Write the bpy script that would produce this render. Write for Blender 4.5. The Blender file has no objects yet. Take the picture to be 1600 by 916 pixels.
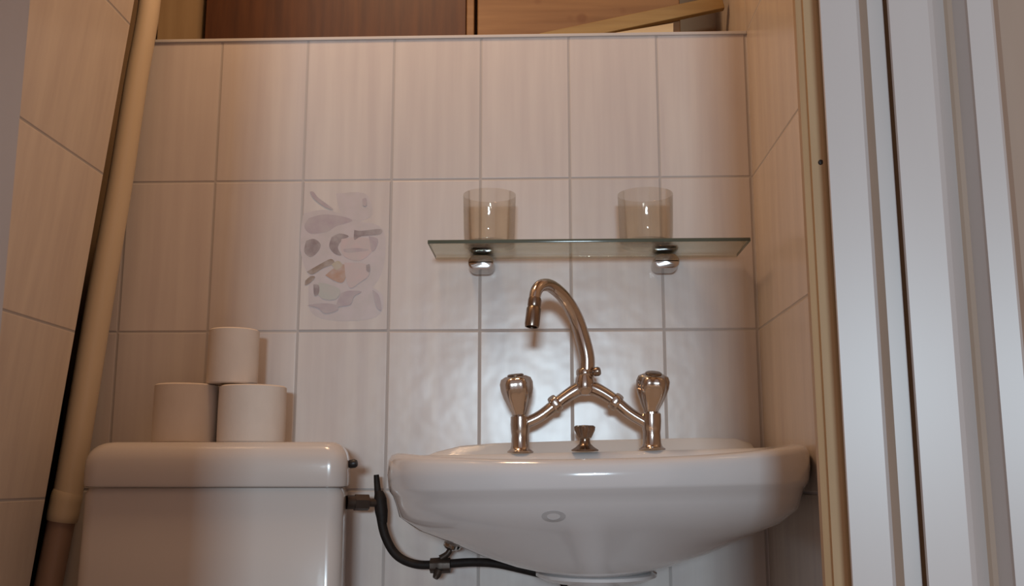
import bpy, bmesh, math, random
from mathutils import Vector, Matrix
random.seed(4)
PI = math.pi
C = bpy.context.scene.collection
S = bpy.context.scene

# ------------------------------------------------------------------ camera, world, lights, exposure
F = 1600.0
CAM = Vector((0.0, -1.65, 0.85))
PITCH, YAW, ROLL = math.radians(10.2), math.radians(2.0), 0.0
camd = bpy.data.cameras.new('camera'); camd.sensor_width = 36; camd.lens = 36*F/1600; camd.clip_start = .01
cam = bpy.data.objects.new('camera', camd); C.objects.link(cam)
cam.location = CAM; cam.rotation_euler = (PI/2+PITCH, ROLL, YAW)
S.camera = cam
RM = cam.rotation_euler.to_matrix()

def P(px, py, Y):
    """point of the depth plane y=Y that the camera sees at pixel px,py"""
    d = RM @ Vector(((px-800)/F, -(py-458)/F, -1.0))
    return CAM + d*((Y-CAM.y)/d.y)

S.view_settings.view_transform = 'Standard'; S.view_settings.look = 'None'
S.view_settings.gamma = 1; S.view_settings.use_curve_mapping = False
S.view_settings.exposure = 0.0

w = bpy.data.worlds.new('world'); S.world = w; w.use_nodes = True
w.node_tree.nodes['Background'].inputs[0].default_value = (1.0, .74, .66, 1)
w.node_tree.nodes['Background'].inputs[1].default_value = .33

def area(name, loc, target, sx, sy, power, col):
    l = bpy.data.lights.new(name, 'AREA'); l.shape = 'RECTANGLE'; l.size = sx; l.size_y = sy
    l.energy = power; l.color = col
    o = bpy.data.objects.new(name, l); C.objects.link(o); o.location = loc
    o.rotation_euler = (Vector(target)-Vector(loc)).to_track_quat('-Z', 'Y').to_euler()
    return o
area('window_daylight', (.0, -6.65, 1.36), (0, 0, 1.1), .76, .38, 134, (.68, .87, 1.0))
area('ceiling_lamp_light', (-.36, -.37, 2.24), (.10, -.14, .9), .20, .20, 5.3, (1.0, .63, .35))

# ------------------------------------------------------------------ materials
def mat(name, col, rough=.5, metal=0., spec=.5, coat=0., trans=0., ior=1.45):
    m = bpy.data.materials.new(name); m.use_nodes = True
    b = m.node_tree.nodes['Principled BSDF']
    b.inputs['Base Color'].default_value = (*col, 1); b.inputs['Roughness'].default_value = rough
    b.inputs['Metallic'].default_value = metal; b.inputs['Specular IOR Level'].default_value = spec
    b.inputs['Coat Weight'].default_value = coat; b.inputs['Coat Roughness'].default_value = .04
    b.inputs['Transmission Weight'].default_value = trans; b.inputs['IOR'].default_value = ior
    return m

def nd(m, t, **kw):
    n = m.node_tree.nodes.new(t)
    for k, v in kw.items(): setattr(n, k, v)
    return n

def noisy(m, scale, amount, stretch=(1, 1, 1), col2=None, bump=0., detail=4):
    """blend the base colour towards col2 with a stretched noise, plus an optional bump"""
    L = m.node_tree.links; b = m.node_tree.nodes['Principled BSDF']
    tc = nd(m, 'ShaderNodeTexCoord'); mp = nd(m, 'ShaderNodeMapping'); mp.inputs['Scale'].default_value = stretch
    L.new(tc.outputs['Object'], mp.inputs[0])
    n = nd(m, 'ShaderNodeTexNoise'); n.inputs['Scale'].default_value = scale; n.inputs['Detail'].default_value = detail
    L.new(mp.outputs[0], n.inputs['Vector'])
    c = b.inputs['Base Color'].default_value[:]
    if col2 is None: col2 = tuple(x*.8 for x in c[:3])
    mr = nd(m, 'ShaderNodeMapRange'); mr.inputs['From Min'].default_value = .35; mr.inputs['From Max'].default_value = .65
    mr.inputs['To Max'].default_value = amount
    L.new(n.outputs[0], mr.inputs[0])
    mx = nd(m, 'ShaderNodeMix', data_type='RGBA')
    mx.inputs['A'].default_value = c; mx.inputs['B'].default_value = (*col2, 1)
    L.new(mr.outputs[0], mx.inputs['Factor']); L.new(mx.outputs['Result'], b.inputs['Base Color'])
    if bump:
        bp = nd(m, 'ShaderNodeBump'); bp.inputs['Strength'].default_value = bump; bp.inputs['Distance'].default_value = .002
        L.new(n.outputs[0], bp.inputs['Height']); L.new(bp.outputs[0], b.inputs['Normal'])
    return m

def tile_mat(name, axis, off_u, size_u, off_v, size_v, col=(.66, .60, .56), grout=(.45, .41, .39)):
    """glazed wall tiles, straight joints, faint vertical veins; u runs along axis 'X' or 'Y', v up"""
    m = mat(name, col, .22, spec=.5); L = m.node_tree.links; b = m.node_tree.nodes['Principled BSDF']
    tc = nd(m, 'ShaderNodeTexCoord'); sp = nd(m, 'ShaderNodeSeparateXYZ'); L.new(tc.outputs['Object'], sp.inputs[0])
    def joint(sock, off, size):
        a = nd(m, 'ShaderNodeMath', operation='SUBTRACT'); a.inputs[1].default_value = off; L.new(sock, a.inputs[0])
        d = nd(m, 'ShaderNodeMath', operation='DIVIDE'); d.inputs[1].default_value = size; L.new(a.outputs[0], d.inputs[0])
        f = nd(m, 'ShaderNodeMath', operation='FRACT'); L.new(d.outputs[0], f.inputs[0])
        s = nd(m, 'ShaderNodeMath', operation='SUBTRACT'); s.inputs[1].default_value = .5; L.new(f.outputs[0], s.inputs[0])
        ab = nd(m, 'ShaderNodeMath', operation='ABSOLUTE'); L.new(s.outputs[0], ab.inputs[0])
        mr = nd(m, 'ShaderNodeMapRange', interpolation_type='SMOOTHSTEP')
        mr.inputs['From Min'].default_value = .5-.0030/size; mr.inputs['From Max'].default_value = .5-.0008/size
        L.new(ab.outputs[0], mr.inputs[0])
        fl = nd(m, 'ShaderNodeMath', operation='FLOOR'); L.new(d.outputs[0], fl.inputs[0])
        return mr.outputs[0], fl.outputs[0]
    ju, iu = joint(sp.outputs[axis], off_u, size_u); jv, iv = joint(sp.outputs['Z'], off_v, size_v)
    mxm = nd(m, 'ShaderNodeMath', operation='MAXIMUM'); L.new(ju, mxm.inputs[0]); L.new(jv, mxm.inputs[1])
    mp = nd(m, 'ShaderNodeMapping'); mp.inputs['Scale'].default_value = (1, 1, .06); L.new(tc.outputs['Object'], mp.inputs[0])
    n = nd(m, 'ShaderNodeTexNoise'); n.inputs['Scale'].default_value = 42; n.inputs['Detail'].default_value = 3; L.new(mp.outputs[0], n.inputs['Vector'])
    mr = nd(m, 'ShaderNodeMapRange'); mr.inputs['From Min'].default_value = .3; mr.inputs['From Max'].default_value = .7; L.new(n.outputs[0], mr.inputs[0])
    vein = nd(m, 'ShaderNodeMix', data_type='RGBA'); vein.inputs['A'].default_value = (*col, 1)
    vein.inputs['B'].default_value = (col[0]*.88, col[1]*.86, col[2]*.88, 1); L.new(mr.outputs[0], vein.inputs['Factor'])
    cb = nd(m, 'ShaderNodeCombineXYZ'); L.new(iu, cb.inputs[0]); L.new(iv, cb.inputs[1])
    wn = nd(m, 'ShaderNodeTexWhiteNoise', noise_dimensions='2D'); L.new(cb.outputs[0], wn.inputs['Vector'])
    tv = nd(m, 'ShaderNodeMapRange'); tv.inputs['To Min'].default_value = .95; tv.inputs['To Max'].default_value = 1.03; L.new(wn.outputs['Value'], tv.inputs[0])
    vm = nd(m, 'ShaderNodeVectorMath', operation='SCALE'); L.new(vein.outputs['Result'], vm.inputs[0]); L.new(tv.outputs[0], vm.inputs['Scale'])
    mx = nd(m, 'ShaderNodeMix', data_type='RGBA'); mx.inputs['B'].default_value = (*grout, 1)
    L.new(vm.outputs[0], mx.inputs['A']); L.new(mxm.outputs[0], mx.inputs['Factor']); L.new(mx.outputs['Result'], b.inputs['Base Color'])
    rr = nd(m, 'ShaderNodeMapRange'); rr.inputs['To Min'].default_value = .24; rr.inputs['To Max'].default_value = .8
    L.new(mxm.outputs[0], rr.inputs[0]); L.new(rr.outputs[0], b.inputs['Roughness'])
    n2 = nd(m, 'ShaderNodeTexNoise'); n2.inputs['Scale'].default_value = 14; n2.inputs['Detail'].default_value = 2; L.new(tc.outputs['Object'], n2.inputs['Vector'])
    h = nd(m, 'ShaderNodeMath', operation='MULTIPLY_ADD'); h.inputs[1].default_value = -1.0; L.new(mxm.outputs[0], h.inputs[0])
    h2 = nd(m, 'ShaderNodeMath', operation='MULTIPLY'); h2.inputs[1].default_value = 1.3; L.new(n2.outputs[0], h2.inputs[0]); L.new(h2.outputs[0], h.inputs[2])
    bp = nd(m, 'ShaderNodeBump'); bp.inputs['Strength'].default_value = .55; bp.inputs['Distance'].default_value = .0014
    L.new(h.outputs[0], bp.inputs['Height']); L.new(bp.outputs[0], b.inputs['Normal'])
    return m

def wood(name, c1, c2, knots=False, axis=(1, 8, 1), rough=.5):
    m = mat(name, c1, rough); L = m.node_tree.links; b = m.node_tree.nodes['Principled BSDF']
    noisy(m, 6, .9, axis, c2, .15)
    if knots:
        prev = b.inputs['Base Color'].links[0].from_socket
        tc = nd(m, 'ShaderNodeTexCoord'); v = nd(m, 'ShaderNodeTexVoronoi'); v.inputs['Scale'].default_value = 15
        L.new(tc.outputs['Object'], v.inputs['Vector'])
        mr = nd(m, 'ShaderNodeMapRange', interpolation_type='SMOOTHSTEP'); mr.inputs['From Min'].default_value = .20; mr.inputs['From Max'].default_value = .08
        L.new(v.outputs['Distance'], mr.inputs[0])
        mx = nd(m, 'ShaderNodeMix', data_type='RGBA'); mx.inputs['B'].default_value = (.16, .06, .02, 1)
        k = nd(m, 'ShaderNodeMath', operation='MULTIPLY'); k.inputs[1].default_value = .6; L.new(mr.outputs[0], k.inputs[0])
        L.new(prev, mx.inputs['A']); L.new(k.outputs[0], mx.inputs['Factor']); L.new(mx.outputs['Result'], b.inputs['Base Color'])
    return m

g1 = P(605, 600, 0).x; g2 = P(1040, 600, 0).x; TW = (g2-g1)/3
r1 = P(690, 281, 0).z; r2 = P(690, 517, 0).z; TH = r1-r2
M = {}
M['tile_back'] = tile_mat('tile_back', 'X', g1, TW, r2, TH)
M['tile_left'] = tile_mat('tile_left', 'Y', -.42, .38, r2-.012, TH, (.76, .66, .55))  # same tile as the back; lifted, warmer colour stands in for lamp light
M['tile_right'] = tile_mat('tile_right', 'Y', -.33, .33, r2, TH, (.66, .57, .48))  # same tile as the back, with the warm lamp cast put into its colour
M['ceramic'] = noisy(mat('ceramic', (.72, .71, .715), .14, coat=.8), 8, .25, col2=(.69, .675, .675))
M['cistern'] = noisy(mat('cistern', (.62, .565, .53), .2, coat=.3), 6, .3, col2=(.58, .53, .50))
M['mark'] = noisy(mat('mark', (.50, .49, .49), .3), 60, .3)
M['paint'] = noisy(mat('paint', (.575, .545, .53), .33), 4, .5, (3, 3, .4), (.53, .495, .475), .05)
M['brown_trim'] = noisy(mat('brown_paint', (.36, .265, .20), .6), 5, .6, (3, 3, .5), (.44, .34, .27))  # browner paint for the rebate side, groove and outer flat of the trim
M['rawwood'] = wood('rawwood', (.52, .36, .20), (.42, .28, .15), axis=(6, 6, .5))
M['pipe'] = noisy(mat('pipe', (.70, .57, .40), .35), 5, .5, (2, 2, .5), (.60, .47, .31), .05)
M['pipe_low'] = noisy(mat('pipe_low', (.36, .24, .18), .45), 5, .5, (2, 2, .5), (.30, .20, .15))
M['void_shade'] = noisy(mat('void_shade', (.04, .03, .022), .95), 9, .4)  # near-black colour stands in for the shade inside the slit by the pipe
M['paper'] = noisy(mat('paper', (.72, .64, .57), .95, spec=.1), 60, .3, (1, 1, .6), (.66, .58, .51), .25)
M['card'] = noisy(mat('card', (.33, .23, .15), .9), 30, .4)
def chrome(name, c, r): return noisy(mat(name, c, r, 1.0), 25, .35, (1, 1, .5), tuple(x*.82 for x in c))
M['chrome'] = chrome('chrome', (.60, .54, .50), .17)
M['chrome_dark'] = chrome('chrome_dark', (.30, .24, .20), .25)
M['bracket'] = chrome('bracket', (.62, .60, .58), .14)
M['rubber'] = noisy(mat('rubber', (.014, .010, .009), .6, spec=.25), 90, .5, col2=(.026, .02, .017))
M['brass'] = noisy(mat('brass', (.07, .05, .04), .42, .6), 60, .5)
M['black'] = noisy(mat('black', (.02, .015, .015), .4), 30, .3)
M['dark_wood'] = wood('dark_wood', (.105, .036, .012), (.060, .019, .008), axis=(9, 1, .7))
M['pine'] = wood('pine', (.27, .14, .055), (.20, .095, .035), True, axis=(.6, 1, 10))
M['batten'] = wood('batten', (.34, .22, .08), (.27, .16, .055), axis=(1, 1, 12))
M['pale_wood'] = wood('pale_wood', (.62, .48, .28), (.55, .40, .22), axis=(1, 1, 12))
M['plaster'] = noisy(mat('plaster', (.48, .32, .19), .8), 9, .4, bump=.1)
M['floor'] = tile_mat('floor_tile', 'X', 0, .2, 0, .2, (.30, .22, .17))
def thin_glass(name, tint, base=.05, edge=.45):
    """clear sheet: light passes straight through with a tint, plus mirror reflections that grow at grazing angles"""
    m = bpy.data.materials.new(name); m.use_nodes = True; nt = m.node_tree; L = nt.links
    nt.nodes.remove(nt.nodes['Principled BSDF'])
    tr = nd(m, 'ShaderNodeBsdfTransparent'); gl = nd(m, 'ShaderNodeBsdfGlossy'); gl.inputs['Roughness'].default_value = .04
    tc = nd(m, 'ShaderNodeTexCoord'); n = nd(m, 'ShaderNodeTexNoise'); n.inputs['Scale'].default_value = 30; L.new(tc.outputs['Object'], n.inputs['Vector'])
    mx = nd(m, 'ShaderNodeMix', data_type='RGBA'); mx.inputs['A'].default_value = (*tint, 1); mx.inputs['B'].default_value = (*[t*.95 for t in tint], 1)
    L.new(n.outputs[0], mx.inputs['Factor']); L.new(mx.outputs['Result'], tr.inputs['Color'])
    lw = nd(m, 'ShaderNodeLayerWeight'); lw.inputs['Blend'].default_value = .25
    mr = nd(m, 'ShaderNodeMapRange'); mr.inputs['To Min'].default_value = base; mr.inputs['To Max'].default_value = edge; L.new(lw.outputs['Fresnel'], mr.inputs[0])
    ms = nd(m, 'ShaderNodeMixShader'); L.new(mr.outputs[0], ms.inputs[0]); L.new(tr.outputs[0], ms.inputs[1]); L.new(gl.outputs[0], ms.inputs[2])
    L.new(ms.outputs[0], nt.nodes['Material Output'].inputs['Surface']); return m
M['shelf_glass'] = thin_glass('shelf_glass', (.90, .90, .83), .04, .5)
M['glass_edge'] = noisy(mat('glass_edge', (.10, .115, .09), .15), 40, .4)
M['tumbler'] = thin_glass('tumbler', (.992, .975, .945), .035, .42)

# ------------------------------------------------------------------ mesh helpers
def link_mesh(name, bm, m, parent=None, smooth=True, auto=40):
    bmesh.ops.recalc_face_normals(bm, faces=bm.faces[:])
    me = bpy.data.meshes.new(name)
    if smooth:
        for f in bm.faces: f.smooth = True
        for e in bm.edges:
            if len(e.link_faces) == 2 and e.calc_face_angle(0) > math.radians(auto): e.smooth = False
    bm.to_mesh(me); bm.free()
    for x in (m if isinstance(m, (list, tuple)) else [m]): me.materials.append(x)
    o = bpy.data.objects.new(name, me); C.objects.link(o)
    if parent: o.parent = parent; o.matrix_parent_inverse = Matrix.Translation(-parent.location) if parent.type == 'EMPTY' else Matrix()
    return o

def thing(name, label, cat, loc=(0, 0, 0), group=None):
    o = bpy.data.objects.new(name, None); C.objects.link(o); o.location = loc; o.empty_display_size = .05
    o['label'] = label; o['category'] = cat
    if group: o['group'] = group
    return o

def structure(name, bm, m, smooth=False):
    o = link_mesh(name, bm, m, None, smooth); o['kind'] = 'structure'; return o

def box(bm, lo, hi, bevel=0., seg=3):
    vs = [bm.verts.new((x, y, z)) for x in (lo[0], hi[0]) for y in (lo[1], hi[1]) for z in (lo[2], hi[2])]
    fs = [bm.faces.new([vs[i] for i in q]) for q in ((0, 1, 3, 2), (4, 6, 7, 5), (0, 4, 5, 1), (2, 3, 7, 6), (0, 2, 6, 4), (1, 5, 7, 3))]
    if bevel:
        es = list({e for f in fs for e in f.edges})
        bmesh.ops.bevel(bm, geom=es, offset=bevel, segments=seg, profile=.5, affect='EDGES')
    return bm

def hexa(bm, q0, q1):
    """box between two quads of 4 points"""
    a = [bm.verts.new(p) for p in q0]; b = [bm.verts.new(p) for p in q1]
    bm.faces.new(a); bm.faces.new(b[::-1])
    for i in range(4): bm.faces.new([a[i], b[i], b[(i+1) % 4], a[(i+1) % 4]])
    return bm

def loft(bm, rings, cap0=True, cap1=True, closed=True):
    R = [[bm.verts.new(p) for p in r] for r in rings]
    n = len(R[0])
    for a, b in zip(R, R[1:]):
        for i in range(n if closed else n-1):
            bm.faces.new([a[i], a[(i+1) % n], b[(i+1) % n], b[i]])
    if cap0: bm.faces.new(R[0][::-1])
    if cap1: bm.faces.new(R[-1])
    return bm

def lathe(bm, prof, base, axis=(0, 0, 1), n=40, lobes=0, amp=0.):
    q = Vector((0, 0, 1)).rotation_difference(Vector(axis).normalized())
    rings = []
    for r, z in prof:
        ring = []
        for i in range(n):
            t = 2*PI*i/n; rr = r*(1+amp*math.cos(lobes*t)) if lobes else r
            ring.append(Vector(base) + q @ Vector((rr*math.cos(t), rr*math.sin(t), z)))
        rings.append(ring)
    return loft(bm, rings)

def smooth_path(pts, sub=8):
    pts = [Vector(p) for p in pts]; out = []
    for i in range(len(pts)-1):
        p0 = pts[max(i-1, 0)]; p1 = pts[i]; p2 = pts[i+1]; p3 = pts[min(i+2, len(pts)-1)]
        for k in range(sub):
            t = k/sub
            out.append(.5*((2*p1)+(p2-p0)*t+(2*p0-5*p1+4*p2-p3)*t*t+(3*p1-p0-3*p2+p3)*t**3))
    out.append(pts[-1]); return out

def tube(bm, pts, rad, n=20, sub=8):
    path = smooth_path(pts, sub) if sub else [Vector(p) for p in pts]
    m = len(path)
    if not isinstance(rad, (list, tuple)): rad = [rad]*len(pts)
    def rr(i):
        f = i/(m-1)*(len(rad)-1); k = min(int(f), len(rad)-2); return rad[k]+(rad[k+1]-rad[k])*(f-k)
    t = (path[1]-path[0]).normalized(); nrm = t.orthogonal().normalized(); rings = []
    for i, p in enumerate(path):
        t2 = (path[min(i+1, m-1)]-path[max(i-1, 0)]).normalized()
        nrm = t.rotation_difference(t2) @ nrm; t = t2; bn = t.cross(nrm)
        rings.append([p+(nrm*math.cos(a)+bn*math.sin(a))*rr(i) for a in (2*PI*j/n for j in range(n))])
    return loft(bm, rings)

def rrect(x0, x1, y0, y1, z, r, n=6):
    pts = []
    for cx, cy, a0 in ((x1-r, y1-r, 0), (x0+r, y1-r, 90), (x0+r, y0+r, 180), (x1-r, y0+r, 270)):
        for k in range(n+1):
            a = math.radians(a0+90*k/n); pts.append(Vector((cx+r*math.cos(a), cy+r*math.sin(a), z)))
    return pts

# ------------------------------------------------------------------ the room
WX = P(1190, 600, 0).x                 # right wall plane
ZT = P(700, 61, 0).z                   # top of the tiled boxing on the back wall
CEIL = 2.35
YR = -.70; YF = -.90                   # inner face of the front wall
cornT = P(222, 60, 0); cornB = P(105, 765, 0)     # leaning left end of the back wall, behind the pipe
sl = (cornT.x-cornB.x)/(cornT.z-cornB.z)
def cx(z): return cornB.x+sl*(z-cornB.z)
bm = bmesh.new()
hexa(bm, [(cx(0), 0, 0), (WX, 0, 0), (WX, 0, ZT), (cx(ZT), 0, ZT)], [(cx(0), .13, 0), (WX, .13, 0), (WX, .13, ZT), (cx(ZT), .13, ZT)])
structure('wall_back', bm, M['tile_back'])
bm = bmesh.new(); box(bm, (cx(ZT)-.01, -.003, ZT), (WX, .14, ZT+.006), .001, 1)
structure('trim_1', bm, M['paint'])
bm = bmesh.new(); box(bm, (-1.2, .29, 0), (WX+.1, .36, CEIL)); structure('wall_upper', bm, M['plaster'])
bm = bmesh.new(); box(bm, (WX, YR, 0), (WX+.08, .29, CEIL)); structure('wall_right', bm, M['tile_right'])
# leaning tiled left wall: stops short of the corner and leaves a dark slit
eT = P(199, 60, -.09); eB = P(73, 765, -.09); sl2 = (eT.x-eB.x)/(eT.z-eB.z)
def ex(z): return eB.x+sl2*(z-eB.z)
bm = bmesh.new()
hexa(bm, [(ex(0), YF, 0), (ex(0), -.09, 0), (ex(CEIL), -.09, CEIL), (ex(CEIL), YF, CEIL)],
         [(ex(0)-.02, YF, 0), (ex(0)-.02, -.09, 0), (ex(CEIL)-.02, -.09, CEIL), (ex(CEIL)-.02, YF, CEIL)])
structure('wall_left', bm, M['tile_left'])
bm = bmesh.new(); box(bm, (-1.30, YF-.1, 0), (-1.22, .36, CEIL)); box(bm, (-1.22, .12, 0), (cx(0)-.0, .13, ZT)); structure('wall_shaft', bm, M['void_shade'])
bm = bmesh.new(); box(bm, (-1.3, -1.2, -.05), (WX+.08, .36, 0)); structure('floor', bm, M['floor'])
bm = bmesh.new(); box(bm, (-1.3, YF-.15, CEIL), (WX+.08, .36, CEIL+.05)); structure('ceiling', bm, M['plaster'])

# front wall with the doorway the photograph is taken through
YR = -.70; DL = P(4, 458, -.90).x; DR = P(1262, 458, YR).x; DH = 2.02
bm = bmesh.new()
box(bm, (-1.3, YF-.14, 0), (DL-.03, YF, CEIL)); box(bm, (DR+.03, YR-.022, 0), (WX+.6, YR, CEIL)); box(bm, (DL-.03, YR-.022, DH+.03), (DR+.03, YR, CEIL))
structure('wall_front', bm, M['plaster'])

def plan_prism(bm, pts, z0, z1, brown_trim=()):
    a = [bm.verts.new((x, y, z0)) for x, y in pts]; b = [bm.verts.new((x, y, z1)) for x, y in pts]
    bm.faces.new(a[::-1]); bm.faces.new(b)
    for i in range(len(pts)):
        j = (i+1) % len(pts)
        f = bm.faces.new([a[i], a[j], b[j], b[i]]); f.material_index = 1 if i in brown_trim else 0

def prof(*pq):           # plan outline from pixel column (at mid height) and depth plane
    return [(P(px, 458, Y+.196).x, Y+.196) for px, Y in pq]
# right side: raw timber edge, flat painted board, rebate, second board, groove, outer bead
bm = bmesh.new(); plan_prism(bm, prof((1262, -.862), (1266, -.880), (1277, -.884), (1279, -.892), (1300, -.896), (1340, -.896), (1340, -.862)), 0, DH+.05)
structure('trim_4', bm, M['rawwood'])
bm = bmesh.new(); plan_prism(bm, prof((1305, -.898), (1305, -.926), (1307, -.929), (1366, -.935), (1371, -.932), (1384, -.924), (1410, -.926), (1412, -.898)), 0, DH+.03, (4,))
structure('trim_2', bm, [M['paint'], M['brown_trim']])
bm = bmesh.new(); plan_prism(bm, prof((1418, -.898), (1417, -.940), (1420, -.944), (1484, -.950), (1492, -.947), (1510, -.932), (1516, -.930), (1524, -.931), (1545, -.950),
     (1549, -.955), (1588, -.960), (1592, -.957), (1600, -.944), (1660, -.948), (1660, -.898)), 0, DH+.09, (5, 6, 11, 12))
structure('trim_3', bm, [M['paint'], M['brown_trim']])
bm = bmesh.new(); plan_prism(bm, [(DL, YF+.002), (DL, -1.04), (DL-.035, -1.04), (DL-.035, YF+.002)], 0, DH+.03)
plan_prism(bm, [(DL-.01, -1.04), (DL-.01, -1.06), (DL-.08, -1.06), (DL-.08, -1.04)], 0, DH+.09)
structure('trim_5', bm, M['paint'])
bm = bmesh.new(); box(bm, (DL-.03, YR-.06, DH), (DR+.03, YR-.0225, DH+.03)); structure('trim_6', bm, M['paint'])
c = P(1283, 254, -.698)
bm = bmesh.new(); lathe(bm, [(.001, -.001), (.0028, -.001), (.0030, .0005), (.0022, .0014), (.0006, .0016)], c, (0, -1, 0), 16)
o = link_mesh('screw', bm, M['black']); o['label'] = 'small dark screw head in the timber edge right of the glass shelf'; o['category'] = 'screw'

# ------------------------------------------------------------------ above the boxing
a = P(322, 0, .15); b2 = P(729, 0, .15)
t = thing('cupboard', 'dark brown stained wooden cupboard standing on the ledge above the tiled wall', 'cupboard', (a.x, .15, ZT+.006))
bm = bmesh.new(); box(bm, (a.x, .15, ZT-.12), (b2.x, .28, ZT+.5), .002, 1); link_mesh('body', bm, M['dark_wood'], t)
bm = bmesh.new(); box(bm, (b2.x+.0006, .146, ZT-.12), (P(741, 0, .146).x, .28, ZT+.5), .0015, 1); link_mesh('side_strip', bm, M['pine'], t)['label'] = 'paler edge strip'
a = P(746, 0, .15); b2 = P(1062, 0, .15)
bm = bmesh.new(); box(bm, (a.x, .15, ZT-.12), (b2.x, .17, ZT+.5), .002, 1)
o = link_mesh('pine_board', bm, M['pine']); o['label'] = 'knotty orange pine board upright behind the ledge, right of the dark cupboard'; o['category'] = 'board'
def stick(name, p, q, h, d, m, label):
    """a straight rectangular length of timber from p to q"""
    p, q = Vector(p), Vector(q); u = (q-p).normalized(); v = u.cross(Vector((0, 1, 0))).normalized()*h/2
    if v.z < 0: v = -v
    e = Vector((0, d, 0)); bm = bmesh.new()
    hexa(bm, [p-v, p+v, p+v+e, p-v+e], [q-v, q+v, q+v+e, q-v+e])
    bmesh.ops.bevel(bm, geom=bm.edges[:], offset=.001, segments=1, affect='EDGES')
    o = link_mesh(name, bm, m); o['label'] = label; o['category'] = 'batten'; return o
stick('wooden_batten', P(845, 62, .133), P(1130, 2, .133), .026, .014, M['batten'], 'yellowish wooden batten slanting up to the right against the pine board')
bm = bmesh.new()
q = [P(962, 56, .112), P(1052, 56, .112), P(1052, 36, .112), P(962, 51, .112)]
hexa(bm, q, [p+Vector((0, .018, 0)) for p in q])
o = link_mesh('wooden_wedge', bm, M['pale_wood'], smooth=False); o['label'] = 'small pale wooden wedge on the ledge below the slanting batten'; o['category'] = 'wedge'
bm = bmesh.new(); box(bm, (P(248, 0, .20).x, .20, ZT-.1), (P(318, 0, .20).x, .22, ZT+.5), .002, 1)
o = link_mesh('wooden_post', bm, M['rawwood']); o['label'] = 'light tan wooden post left of the dark cupboard beside the pipe'; o['category'] = 'post'

# ------------------------------------------------------------------ decorated tile
bm = bmesh.new()
def T(zx, zy): return (440+zx*200/705., 260+zy*260/916.)      # crop pixels to photograph pixels
def flat(pts, mi, lift):
    n = len(pts); front = []
    sm = smooth_path([Vector((x, y, 0)) for x, y in pts]+[Vector((*pts[0], 0))], 4)[:-1]
    f = bm.faces.new([bm.verts.new(P(*T(p.x, p.y), -lift)) for p in sm]); f.material_index = mi
box(bm, (g1-TW+.002, -.0012, r2+.002), (g1-.002, .0, r1-.002), .0006, 1)
flowers = [
 ([(120,260),(250,240),(420,300),(560,350),(560,560),(480,680),(330,700),(180,640),(110,500),(105,360)], 8),
 ([(150,640),(330,640),(480,660),(560,720),(520,830),(300,850),(160,800)], 8),
 ([(300,150),(460,150),(500,260),(420,300),(330,260)], 8),
 ([(150,285),(230,265),(330,275),(390,300),(300,330),(250,360),(160,370),(125,330)], 1),
 ([(135,410),(180,400),(215,430),(200,470),(160,500),(125,470)], 2),
 ([(275,390),(320,370),(370,385),(330,410),(310,450),(330,490),(290,480),(262,440)], 2),
 ([(330,400),(420,390),(500,410),(495,470),(430,520),(350,500),(325,450)], 3),
 ([(400,350),(440,355),(545,345),(540,375),(440,385),(400,405)], 2),
 ([(480,385),(530,400),(520,450),(495,465)], 1),
 ([(340,455),(420,450),(480,460),(420,470),(350,472)], 1),
 ([(140,580),(200,545),(270,510),(290,535),(230,560),(170,595)], 4),
 ([(130,630),(160,605),(185,610),(160,640),(130,655)], 4),
 ([(240,600),(290,560),(345,540),(355,600),(335,640),(290,630)], 5),
 ([(275,540),(310,520),(335,545),(300,570)], 6),
 ([(345,530),(470,540),(480,600),(430,640),(380,670),(355,620)], 3),
 ([(205,640),(260,650),(320,680),(300,730),(230,730),(195,690)], 7),
 ([(175,650),(205,655),(205,700),(180,710)], 2),
 ([(325,700),(370,685),(440,690),(400,715),(380,760),(330,770),(300,770)], 1),
 ([(140,765),(210,755),(290,760),(310,790),(240,810),(200,780)], 1),
 ([(500,680),(535,710),(550,790),(520,770)], 1),
 ([(155,140),(175,140),(205,175),(285,235),(240,225),(180,180)], 1),
 ([(445,180),(465,175),(468,215),(448,215)], 1),
 ([(465,545),(485,540),(485,580),(468,575)], 2)]
for i, (pts, mi) in enumerate(flowers): flat(pts, mi, .0013+.00004*i)
def fl(n, c): return noisy(mat(n, c, .3), 50, .6, col2=(.50, .45, .43))
o = link_mesh('decorated_tile', bm, [M['tile_back'], fl('petal_mauve', (.43, .35, .37)), fl('petal_dark', (.27, .21, .21)), fl('petal_pink', (.56, .44, .43)),
    fl('leaf_brown', (.27, .19, .14)), fl('petal_orange', (.44, .26, .18)), fl('petal_yellow', (.46, .38, .24)), fl('leaf_green', (.46, .46, .42)), fl('petal_wash', (.56, .49, .49))], smooth=False)
o['label'] = 'wall tile with a faded mauve and orange flower pattern'; o['category'] = 'tile'

# ------------------------------------------------------------------ leaning pipe in the left corner
YP = -.045
t = thing('drain_pipe', 'cream painted pipe leaning in the left corner beside the cistern', 'pipe', tuple(P(76, 960, YP)))
ax0 = P(235, -60, YP); ax1 = P(102, 790, YP); ax2 = P(60, 1050, YP)
bm = bmesh.new(); tube(bm, [P(242, -160, YP), P(234, 0, YP), P(212, 130, YP), P(188, 285, YP), P(158, 458, YP), P(128, 640, YP), P(103, 790, YP)], [.0175, .0180, .0185, .0195, .021, .0215, .022], 28, 6)
link_mesh('pipe', bm, M['pipe'], t)
bm = bmesh.new(); tube(bm, [P(107, 768, YP), P(104, 778, YP), P(98, 806, YP), P(96, 815, YP)], [.0222, .0236, .0236, .0222], 28, 4)
link_mesh('coupling', bm, M['pipe'], t)
dn = P(103, 790, YP); dl = P(74, 930, YP); dd = (dl-dn)/(dl.z-dn.z)
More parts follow.
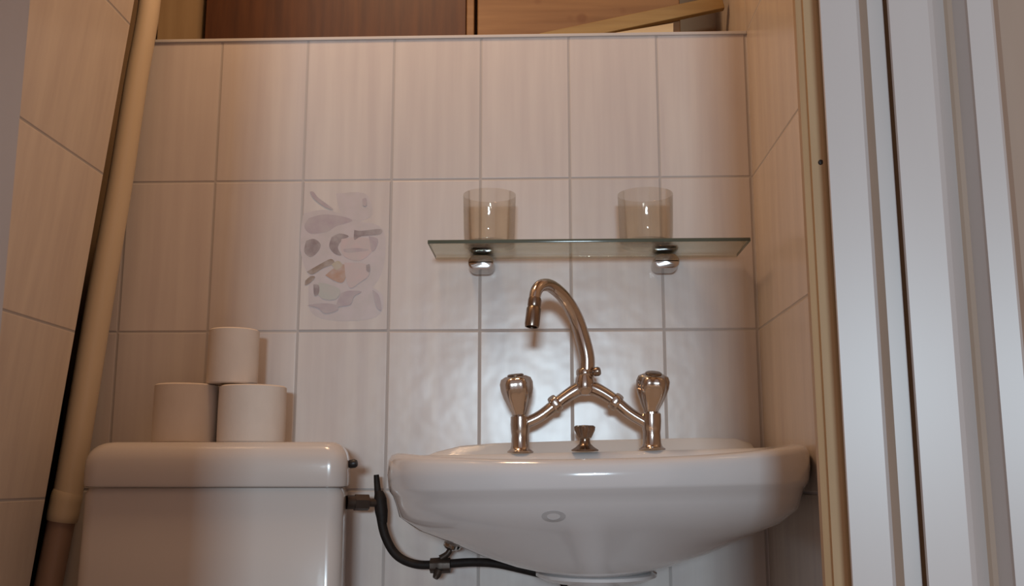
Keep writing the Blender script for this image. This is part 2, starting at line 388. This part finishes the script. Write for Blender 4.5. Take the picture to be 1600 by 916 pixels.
bm = bmesh.new(); tube(bm, [P(96, 814, YP), dn+dd*(.15-dn.z), ], [.0205, .0205], 28, 3); link_mesh('lower_pipe', bm, M['pipe_low'], t)['label'] = 'darker brown lower length'
p = dn+dd*(.152-dn.z); bm = bmesh.new(); tube(bm, [p, p+Vector((0,0,-.152))], [.021,.021], 24, 2); link_mesh('foot', bm, M['pipe_low'], t)

# ------------------------------------------------------------------ cistern
YC = -.175
xl = P(121, 730, YC).x; xr = P(543, 730, YC).x
zt = P(330, 690, YC).z; zb = P(330, 762, YC).z; zl = .40
t = thing('toilet_cistern', 'off-white ceramic toilet cistern with a rounded lid below the paper rolls', 'cistern', ((xl+xr)/2, -.09, zl))
def taper(bm):       # the cistern narrows towards the wall
    xm = (xl+xr)/2
    for v in bm.verts:
        if v.co.x > xm: v.co.x -= .028*(v.co.y-YC)/(-YC)*(v.co.x-xm)/(xr-xm)
bm = bmesh.new(); rings = []
for ins, z, r in ((.006, zl, .02), (.0, zl+.01, .025), (.0, zl+.2, .025), (.001, zb-.01, .025), (.005, zb-.0006, .024)):
    k = (zb-z)*.02
    rings.append(rrect(xl+.003+ins-.006*(1 if z < zb-.1 else .4), xr-.004-ins, YC+.008+ins, -.0005, z, r, 8))
loft(bm, rings); taper(bm); link_mesh('tank', bm, M['cistern'], t)
bm = bmesh.new(); rings = []
H = zt-zb
for k in range(4): pass
prof = [(.006, 0), (.001, .002), (0, .006), (0, H*.45)]
R_ = H*.50
for k in range(1, 9):
    a_ = PI/2*k/8; prof.append((R_*(1-math.cos(a_)), H-R_+R_*math.sin(a_)))
prof.append((R_+.03, H+.0006))
for ins, z in prof:
    fr = ins*.75
    rings.append(rrect(xl+ins, xr-ins*.75, YC+fr, -.0005, zb+z, max(.012, .030-ins*.3), 8))
loft(bm, rings); taper(bm); link_mesh('lid', bm, M['cistern'], t)
k = P(549, 725, -.10)
bm = bmesh.new(); lathe(bm, [(.001, -.012), (.0035, -.012), (.0045, -.006), (.0062, -.003), (.0066, .004), (.0045, .0075), (.001, .008)], Vector((xr-.002, -.13, P(549, 725, -.13).z)), (1, -.1, .15), 20)
link_mesh('flush_knob', bm, M['black'], t)['label'] = 'small black knob'

# ------------------------------------------------------------------ toilet paper
def roll(px0, px1, py_top, Y, z0, label):
    xa = P(px0, py_top, Y).x; xb = P(px1, py_top, Y).x; r = (xb-xa)/2; h = P((px0+px1)/2, py_top, Y-r*.9).z-z0
    t = thing('toilet_paper_roll', label, 'toilet paper', ((xa+xb)/2, Y, z0), 'toilet paper rolls on the cistern')
    bm = bmesh.new(); n = 48; c = Vector(((xa+xb)/2, Y, z0))
    prof = [(.019, 0), (r-.002, 0), (r, .002), (r*1.004, h*.5), (r*.995, h-.002), (r-.003, h), (.019, h)]
    rings = [[c+Vector((q*math.cos(2*PI*i/n), q*math.sin(2*PI*i/n), z)) for i in range(n)] for q, z in prof]
    loft(bm, rings+[rings[0]], False, False); bmesh.ops.remove_doubles(bm, verts=bm.verts[:], dist=1e-6)
    link_mesh('paper', bm, M['paper'], t)
    bm = bmesh.new(); prof = [(.0188, .0008), (.0188, h-.0008), (.0176, h-.0008), (.0176, .0008)]
    rings = [[c+Vector((q*math.cos(2*PI*i/n), q*math.sin(2*PI*i/n), z)) for i in range(n)] for q, z in prof]
    loft(bm, rings+[rings[0]], False, False); bmesh.ops.remove_doubles(bm, verts=bm.verts[:], dist=1e-6)
    link_mesh('cardboard_core', bm, M['card'], t)
    return z0+h
zr = zt+.0006
h1 = roll(245, 341, 598, -.075, zr, 'white toilet paper roll standing at left on the cistern lid')
h2 = roll(345, 447, 600, -.080, zr, 'white toilet paper roll standing at right on the cistern lid, nearer the basin')
roll(329, 405, 511, -.075, max(h1, h2)+.0005, 'white toilet paper roll on top of the two others')

# ------------------------------------------------------------------ wash basin
E = CAM.z; BX = .064
TILT = math.radians(1.2)
def tl(p):          # the basin hangs slightly out of level, its right end higher
    return Vector((p.x+0, p.y, p.z+(p.x-BX)*math.tan(TILT)))
def bring(a, yf, z, yb=-.0008, yw=-.24, dip=0., e=2.3, n=72):
    """closed outline: flat back at yb, widest at yw, rounded front at yf"""
    out = []
    for i in range(n):
        t_ = 2*PI*i/n; c_, s_ = math.cos(t_), math.sin(t_)
        if s_ <= 0:
            x = a*math.copysign(abs(c_)**(2/e), c_); y = yw-(yw-yf)*abs(s_)**(2/e)
        else:
            x = a*math.copysign(abs(c_)**(2/7.), c_)*(1-.06*s_); y = yw+(yb-yw)*abs(s_)**(2/7.)
        f = max(0., (yw-y)/max(1e-6, (yw-yf))) if y < yw else 0.
        out.append(tl(Vector((BX+x, y, z-dip*f*f))))
    return out
AW = .278
bt = thing('wash_basin', 'white ceramic wash basin under the glass shelf with a chrome mixer tap', 'basin', (BX, -.2, E-.13))
bm = bmesh.new()
rings = []
zr_ = E+.038; DIP = .017
rings += [bring(.205, -.395, E-.055, -.13, -.24, 0), bring(.225, -.42, zr_-.03, -.115, -.24, DIP*.5), bring(.243, -.438, zr_-.008, -.105, -.24, DIP),
          bring(.252, -.447, zr_-.001, -.098, -.24, DIP), bring(AW-.012, -.462, zr_, -.012, -.24, DIP), bring(AW-.004, -.469, zr_-.003, -.001, -.24, DIP),
          bring(AW, -.473, zr_-.010, -.0008, -.24, DIP*.95), bring(AW+.001, -.474, zr_-.028, -.0008, -.24, DIP*.5), bring(AW-.001, -.472, E-.008, -.0008, -.24, .002),
          bring(AW-.003, -.470, E-.0135, -.0008, -.24, 0), bring(AW-.007, -.462, E-.019, -.0008, -.24, 0), bring(AW-.011, -.454, E-.030, -.0008, -.24, 0),
          bring(AW-.015, -.440, E-.046, -.0008, -.24, 0, 2.25), bring(AW-.038, -.414, E-.064, -.0008, -.24, 0, 2.15), bring(.195, -.386, E-.082, -.002, -.24, 0, 2.0),
          bring(.152, -.362, E-.100, -.02, -.24, 0, 2), bring(.112, -.340, E-.114, -.06, -.23, 0, 2), bring(.072, -.318, E-.124, -.10, -.22, 0, 2)]
loft(bm, rings)
link_mesh('bowl', bm, M['ceramic'], bt, auto=60)
# raised back lip where the basin meets the tiles
bm = bmesh.new(); zz = zr_-.002
pts = [(-.0006, 0), (-.0006, .022), (-.004, .024), (-.010, .020), (-.016, .006), (-.022, 0)]
loft(bm, [[tl(Vector((BX+x, y, zz+z*k))) for y, z in pts] for x, k in ((-AW+.020, .12), (-AW+.035, .35), (-AW+.075, .72), (-AW+.13, .85), (0, .9), (AW-.10, .9), (AW-.045, .8), (AW-.022, .45), (AW-.018, .15))])
link_mesh('back_lip', bm, M['ceramic'], bt)
# faint oval maker's mark on the front
bm = bmesh.new()
def front_pt(px, py):
    # where the view ray meets the lower bowl (search on the ellipse through the lofted rings)
    d = RM @ Vector(((px-800)/F, -(py-458)/F, -1.0)); d.normalize()
    pass
    r = bowl_tree.ray_cast(CAM, d); return r[0], r[1]
from mathutils.bvhtree import BVHTree
bb = bmesh.new(); loft(bb, rings); bmesh.ops.recalc_face_normals(bb, faces=bb.faces[:]); bowl_tree = BVHTree.FromBMesh(bb); bb.free()
n = 24
rg = []
for s_, lift in ((1.0, .0000), (1.0, .0004), (.55, .0004), (.55, .0)):
    ring = []
    for i in range(n):
        a_ = 2*PI*i/n; lo, no = front_pt(865+19*s_*math.cos(a_), 807+9*s_*math.sin(a_)); ring.append(lo+no*lift)
    rg.append(ring)
loft(bm, rg+[rg[0]], False, False); bmesh.ops.remove_doubles(bm, verts=bm.verts[:], dist=1e-7)
link_mesh('maker_mark', bm, M['mark'], bt)['label'] = 'faint grey oval mark'
# pedestal
bm = bmesh.new(); rings = []
for a_, z in ((.076, E-.1240), (.082, E-.127), (.082, E-.131), (.070, E-.137), (.040, E-.142), (.035, E-.150), (.036, E-.30), (.050, .30), (.085, .05), (.092, .001)):
    rings.append([Vector((BX+a_*math.cos(2*PI*i/48), -.21+a_*1.25*math.sin(2*PI*i/48), z)) for i in range(48)])
loft(bm, rings); link_mesh('pedestal', bm, M['ceramic'], bt)

# ------------------------------------------------------------------ mixer tap
YT = -.085
def Q(px, py, Y=YT): return P(px, py, Y)
def deck(x): return zr_-.0002+(x-BX)*math.tan(TILT)
tp = thing('mixer_tap', 'chrome bridge mixer tap with a tall curved spout on the back of the basin', 'tap', (Q(913, 705).x, YT, deck(Q(913, 705).x)))
up = Vector((0, 0, 1))
pill = []
for px, pt in ((813, 648), (1019, 643)):
    b = Q(px, 700); b.z = deck(b.x)+.0006; top = Q(px, pt); h = top.z-b.z
    bm = bmesh.new()
    lathe(bm, [(.001, 0), (.0195, 0), (.0200, .002), (.0155, .0055), (.0140, .010), (.0130, h*.45), (.0140, h*.55), (.0148, h*.75), (.0145, h-.004), (.010, h)], b, up, 32)
    link_mesh('pillar', bm, M['chrome'], tp); pill.append(b)
for px, py, ax in ((812, 650, (-.10, -.16, 1)), (1017, 646, (.06, -.34, 1))):
    b = Q(px, py); bm = bmesh.new()
    lathe(bm, [(.001, -.004), (.0095, -.004), (.0105, .004), (.015, .014), (.0205, .028), (.0235, .040), (.0240, .050), (.0215, .057), (.0150, .0605), (.001, .0612)], b, ax, 60, 6, .055)
    hd = link_mesh('handle', bm, M['chrome'], tp, auto=50)
    d = Vector(ax).normalized(); bm = bmesh.new()
    lathe(bm, [(.001, .0608), (.0125, .0608), (.0125, .0626), (.0105, .0638), (.001, .064)], b, ax, 28); link_mesh('cap', bm, M['chrome_dark'], hd)['label'] = 'dark round cap'
hub = Q(913, 606)
bm = bmesh.new(); tube(bm, [Q(820, 662), Q(845, 650), Q(876, 626), Q(900, 610), hub, Q(928, 607), Q(955, 622), Q(983, 645), Q(1011, 662)],
    [.0085, .0088, .0092, .0105, .0125, .0105, .0092, .0088, .0085], 24, 6); link_mesh('bridge', bm, M['chrome'], tp)
for px, py, u in ((868, 631, (.78, 0, .6)), (962, 628, (-.78, 0, .6))):
    b = Q(px, py); u = Vector(u).normalized(); bm = bmesh.new()
    lathe(bm, [(.009, -.007), (.0118, -.006), (.0130, -.003), (.0130, .003), (.0118, .006), (.009, .007)], b, u, 6*4, 6, .05); link_mesh('union_nut', bm, M['chrome'], tp)
bm = bmesh.new(); lathe(bm, [(.001, -.014), (.010, -.013), (.0150, -.006), (.0155, .004), (.0140, .012), (.0125, .016), (.0135, .018), (.0135, .024), (.0110, .027), (.001, .027)], Q(914, 604), (.02, 0, 1), 32)
link_mesh('hub', bm, M['chrome'], tp)
sp = [(916, 590, -.085), (917, 560, -.086), (910, 528, -.09), (899, 495, -.10), (882, 466, -.118), (862, 448, -.14), (847, 446, -.16), (838, 455, -.172), (834, 474, -.18)]
bm = bmesh.new(); tube(bm, [P(*p) for p in sp], [.0122, .0120, .0116, .0110, .0103, .0097, .0092, .0088, .0084], 24, 8); link_mesh('spout', bm, M['chrome'], tp)
a_ = P(836, 466, -.178); b_ = P(831, 511, -.184); u = b_-a_; L_ = u.length
bm = bmesh.new(); lathe(bm, [(.001, 0), (.0088, 0), (.0098, .003), (.0098, .012), (.0090, .014), (.0106, .016), (.0108, L_-.004), (.0100, L_), (.0080, L_), (.0078, L_-.004), (.001, L_-.004)], a_, u, 28)
link_mesh('aerator', bm, M['chrome_dark'], tp)['label'] = 'darker outlet sleeve'
bm = bmesh.new(); b = Q(921, 583, -.092); lathe(bm, [(.001, -.004), (.0045, -.004), (.0045, .006), (.0068, .008), (.0072, .014), (.0055, .017), (.001, .018)], b, (1, -.35, .15), 20); link_mesh('locking_screw', bm, M['chrome_dark'], tp)
# plug lift / chain stay
b = Q(914, 704, -.10); b.z = deck(b.x)+.0006
ps = thing('plug_holder', 'small chrome plug holder on the basin between the tap pillars', 'plug holder', tuple(b))
bm = bmesh.new(); lathe(bm, [(.001, 0), (.0200, 0), (.0205, .002), (.0140, .006), (.0085, .011), (.0075, .016), (.0080, .019), (.001, .0195)], b, up, 32); link_mesh('base', bm, M['chrome_dark'], ps)
bm = bmesh.new(); lathe(bm, [(.001, .0197), (.0085, .0197), (.0105, .024), (.0135, .031), (.0140, .036), (.0120, .038), (.0090, .0365), (.001, .0335)], b, up, 40, 4, .14); link_mesh('grip', bm, M['chrome_dark'], ps)

# ------------------------------------------------------------------ glass shelf
gz = P(920, 376, -.125).z
sx0 = P(668, 380, -.125).x; sx1 = P(1173, 373, -.125).x
gs = thing('glass_shelf', 'narrow clear glass wall shelf on two chrome brackets above the tap', 'shelf', ((sx0+sx1)/2, 0, gz))
bm = bmesh.new(); box(bm, (sx0, -.125, gz-.003), (sx1, -.008, gz+.003), .0010, 2); bm.normal_update()
for f in bm.faces: f.material_index = 1 if f.normal.y < -.5 or abs(f.normal.x) > .5 else 0
link_mesh('glass_pane', bm, [M['shelf_glass'], M['glass_edge']], gs)
for px in (752, 1040):
    x = P(px, 405, -.03).x; w_ = .0205
    br = None
    def sheet(z0, z1, y0_, y1_, r):
        bm = bmesh.new(); rings = []
        for ins, y in ((.0, 0-.0005), (.0, y1_+.004), (.001, y1_+.001), (.004, y1_)):
            ring = [Vector((p.x, y, p.y)) for p in rrect(x-w_+ins, x+w_-ins, z0+ins, z1-ins, 0, r-ins*.5, 6)]
            rings.append(ring)
        loft(bm, rings); return bm
    lower = link_mesh('bracket', sheet(gz-.028, gz-.0034, 0, -.046, .011), M['bracket'], gs)
    link_mesh('upper_jaw', sheet(gz+.0034, gz+.0125, 0, -.040, .0042), M['bracket'], lower)

# ------------------------------------------------------------------ tumblers
def tumbler(px0, px1, pt, Y, label):
    xa = P(px0, pt, Y).x; xb = P(px1, pt, Y).x; r = (xb-xa)/2; c = Vector(((xa+xb)/2, Y, gz+.0035)); h = P((px0+px1)/2, pt, Y).z-c.z
    bm = bmesh.new(); n = 60
    prof = [(.001, 0), (r*.90, 0), (r*.95, .002), (r*.97, h*.3), (r, h*.97), (r-.001, h), (r-.0016, h*.985), (r*.97-.0017, h*.3), (r*.90, .007), (.001, .006)]
    rings = []
    for j, (q, z) in enumerate(prof):
        amp = .022 if (2 <= j <= 4) else 0
        rings.append([c+Vector((q*(1-amp*abs(math.cos(5*2*PI*i/n)))*math.cos(2*PI*i/n), q*(1-amp*abs(math.cos(5*2*PI*i/n)))*math.sin(2*PI*i/n), z)) for i in range(n)])
    loft(bm, rings)
    o = link_mesh('drinking_glass', bm, M['tumbler'], auto=50); o['label'] = label; o['category'] = 'glass'; o['group'] = 'drinking glasses on the shelf'
tumbler(723, 807, 305, -.068, 'clear drinking glass on the left half of the glass shelf')
tumbler(964, 1052, 304, -.066, 'clear drinking glass on the right half of the shelf above the right bracket')

# ------------------------------------------------------------------ water hose and valve
YH = -.06
hs = thing('water_hose', 'black flexible water hose running from the cistern to under the basin', 'hose', tuple(P(595, 800, YH)))
bm = bmesh.new()
tube(bm, [P(588, 742, -.05), P(590, 765, -.05), P(594, 800, -.055), P(602, 838, -.06), P(620, 868, -.065), P(650, 882, -.07), P(690, 882, -.07), P(735, 879, -.07), P(775, 881, -.075), P(820, 891, -.075), P(852, 900, -.075), P(880, 912, -.075), P(884, 960, -.075)],
     [.0040, .0052, .0070, .0068, .0066, .0064, .0064, .0064, .0062, .0055, .005, .005], 20, 8)
link_mesh('hose', bm, M['rubber'], hs)
bm = bmesh.new(); tube(bm, [P(592, 768, -.052), P(594, 780, -.053), P(596, 800, -.055), P(598, 818, -.057)], [.0060, .0098, .0098, .0068], 20, 5); link_mesh('ferrule', bm, M['rubber'], hs)
bm = bmesh.new(); e0 = Vector((xr-.0194, -.075, P(568, 785, -.075).z)); e1 = P(590, 786, -.055)
tube(bm, [e0, e0.lerp(e1, .25)], [.0105, .0105], 24, 2); tube(bm, [e0.lerp(e1, .25), e0.lerp(e1, .7)], [.0125, .0125], 6, 2); tube(bm, [e0.lerp(e1, .7), e1], [.0065, .0065], 20, 2)
link_mesh('inlet_fitting', bm, M['brass'], hs)
vv = P(688, 884, -.07)
vt = thing('stop_valve', 'small dark brass stop valve where the hose passes under the basin', 'valve', tuple(vv))
bm = bmesh.new(); lathe(bm, [(.0068, -.016), (.0105, -.015), (.0110, -.004), (.0118, 0), (.0110, .004), (.0105, .015), (.0068, .016)], vv, (1, 0, .02), 24, 6, .06)
link_mesh('body', bm, M['brass'], vt)
bm = bmesh.new(); tube(bm, [vv+Vector((0, -.011, -.004)), P(683, 898, -.08), P(680, 904, -.082)], [.006, .0062, .004], 16, 3); link_mesh('drain_stub', bm, M['brass'], vt)
bm = bmesh.new(); tube(bm, [vv+Vector((.0, 0, .010)), P(699, 866, -.068), P(705, 856, -.066)], [.0055, .0045, .0045], 16, 3); link_mesh('stem', bm, M['brass'], vt)
bm = bmesh.new(); lathe(bm, [(.001, -.001), (.0085, 0), (.0125, .004), (.0125, .009), (.008, .012), (.001, .012)], P(704, 858, -.066), (.35, -.2, 1), 30, 5, .14); link_mesh('handwheel', bm, M['bracket'], vt)['label'] = 'pale chrome handwheel'
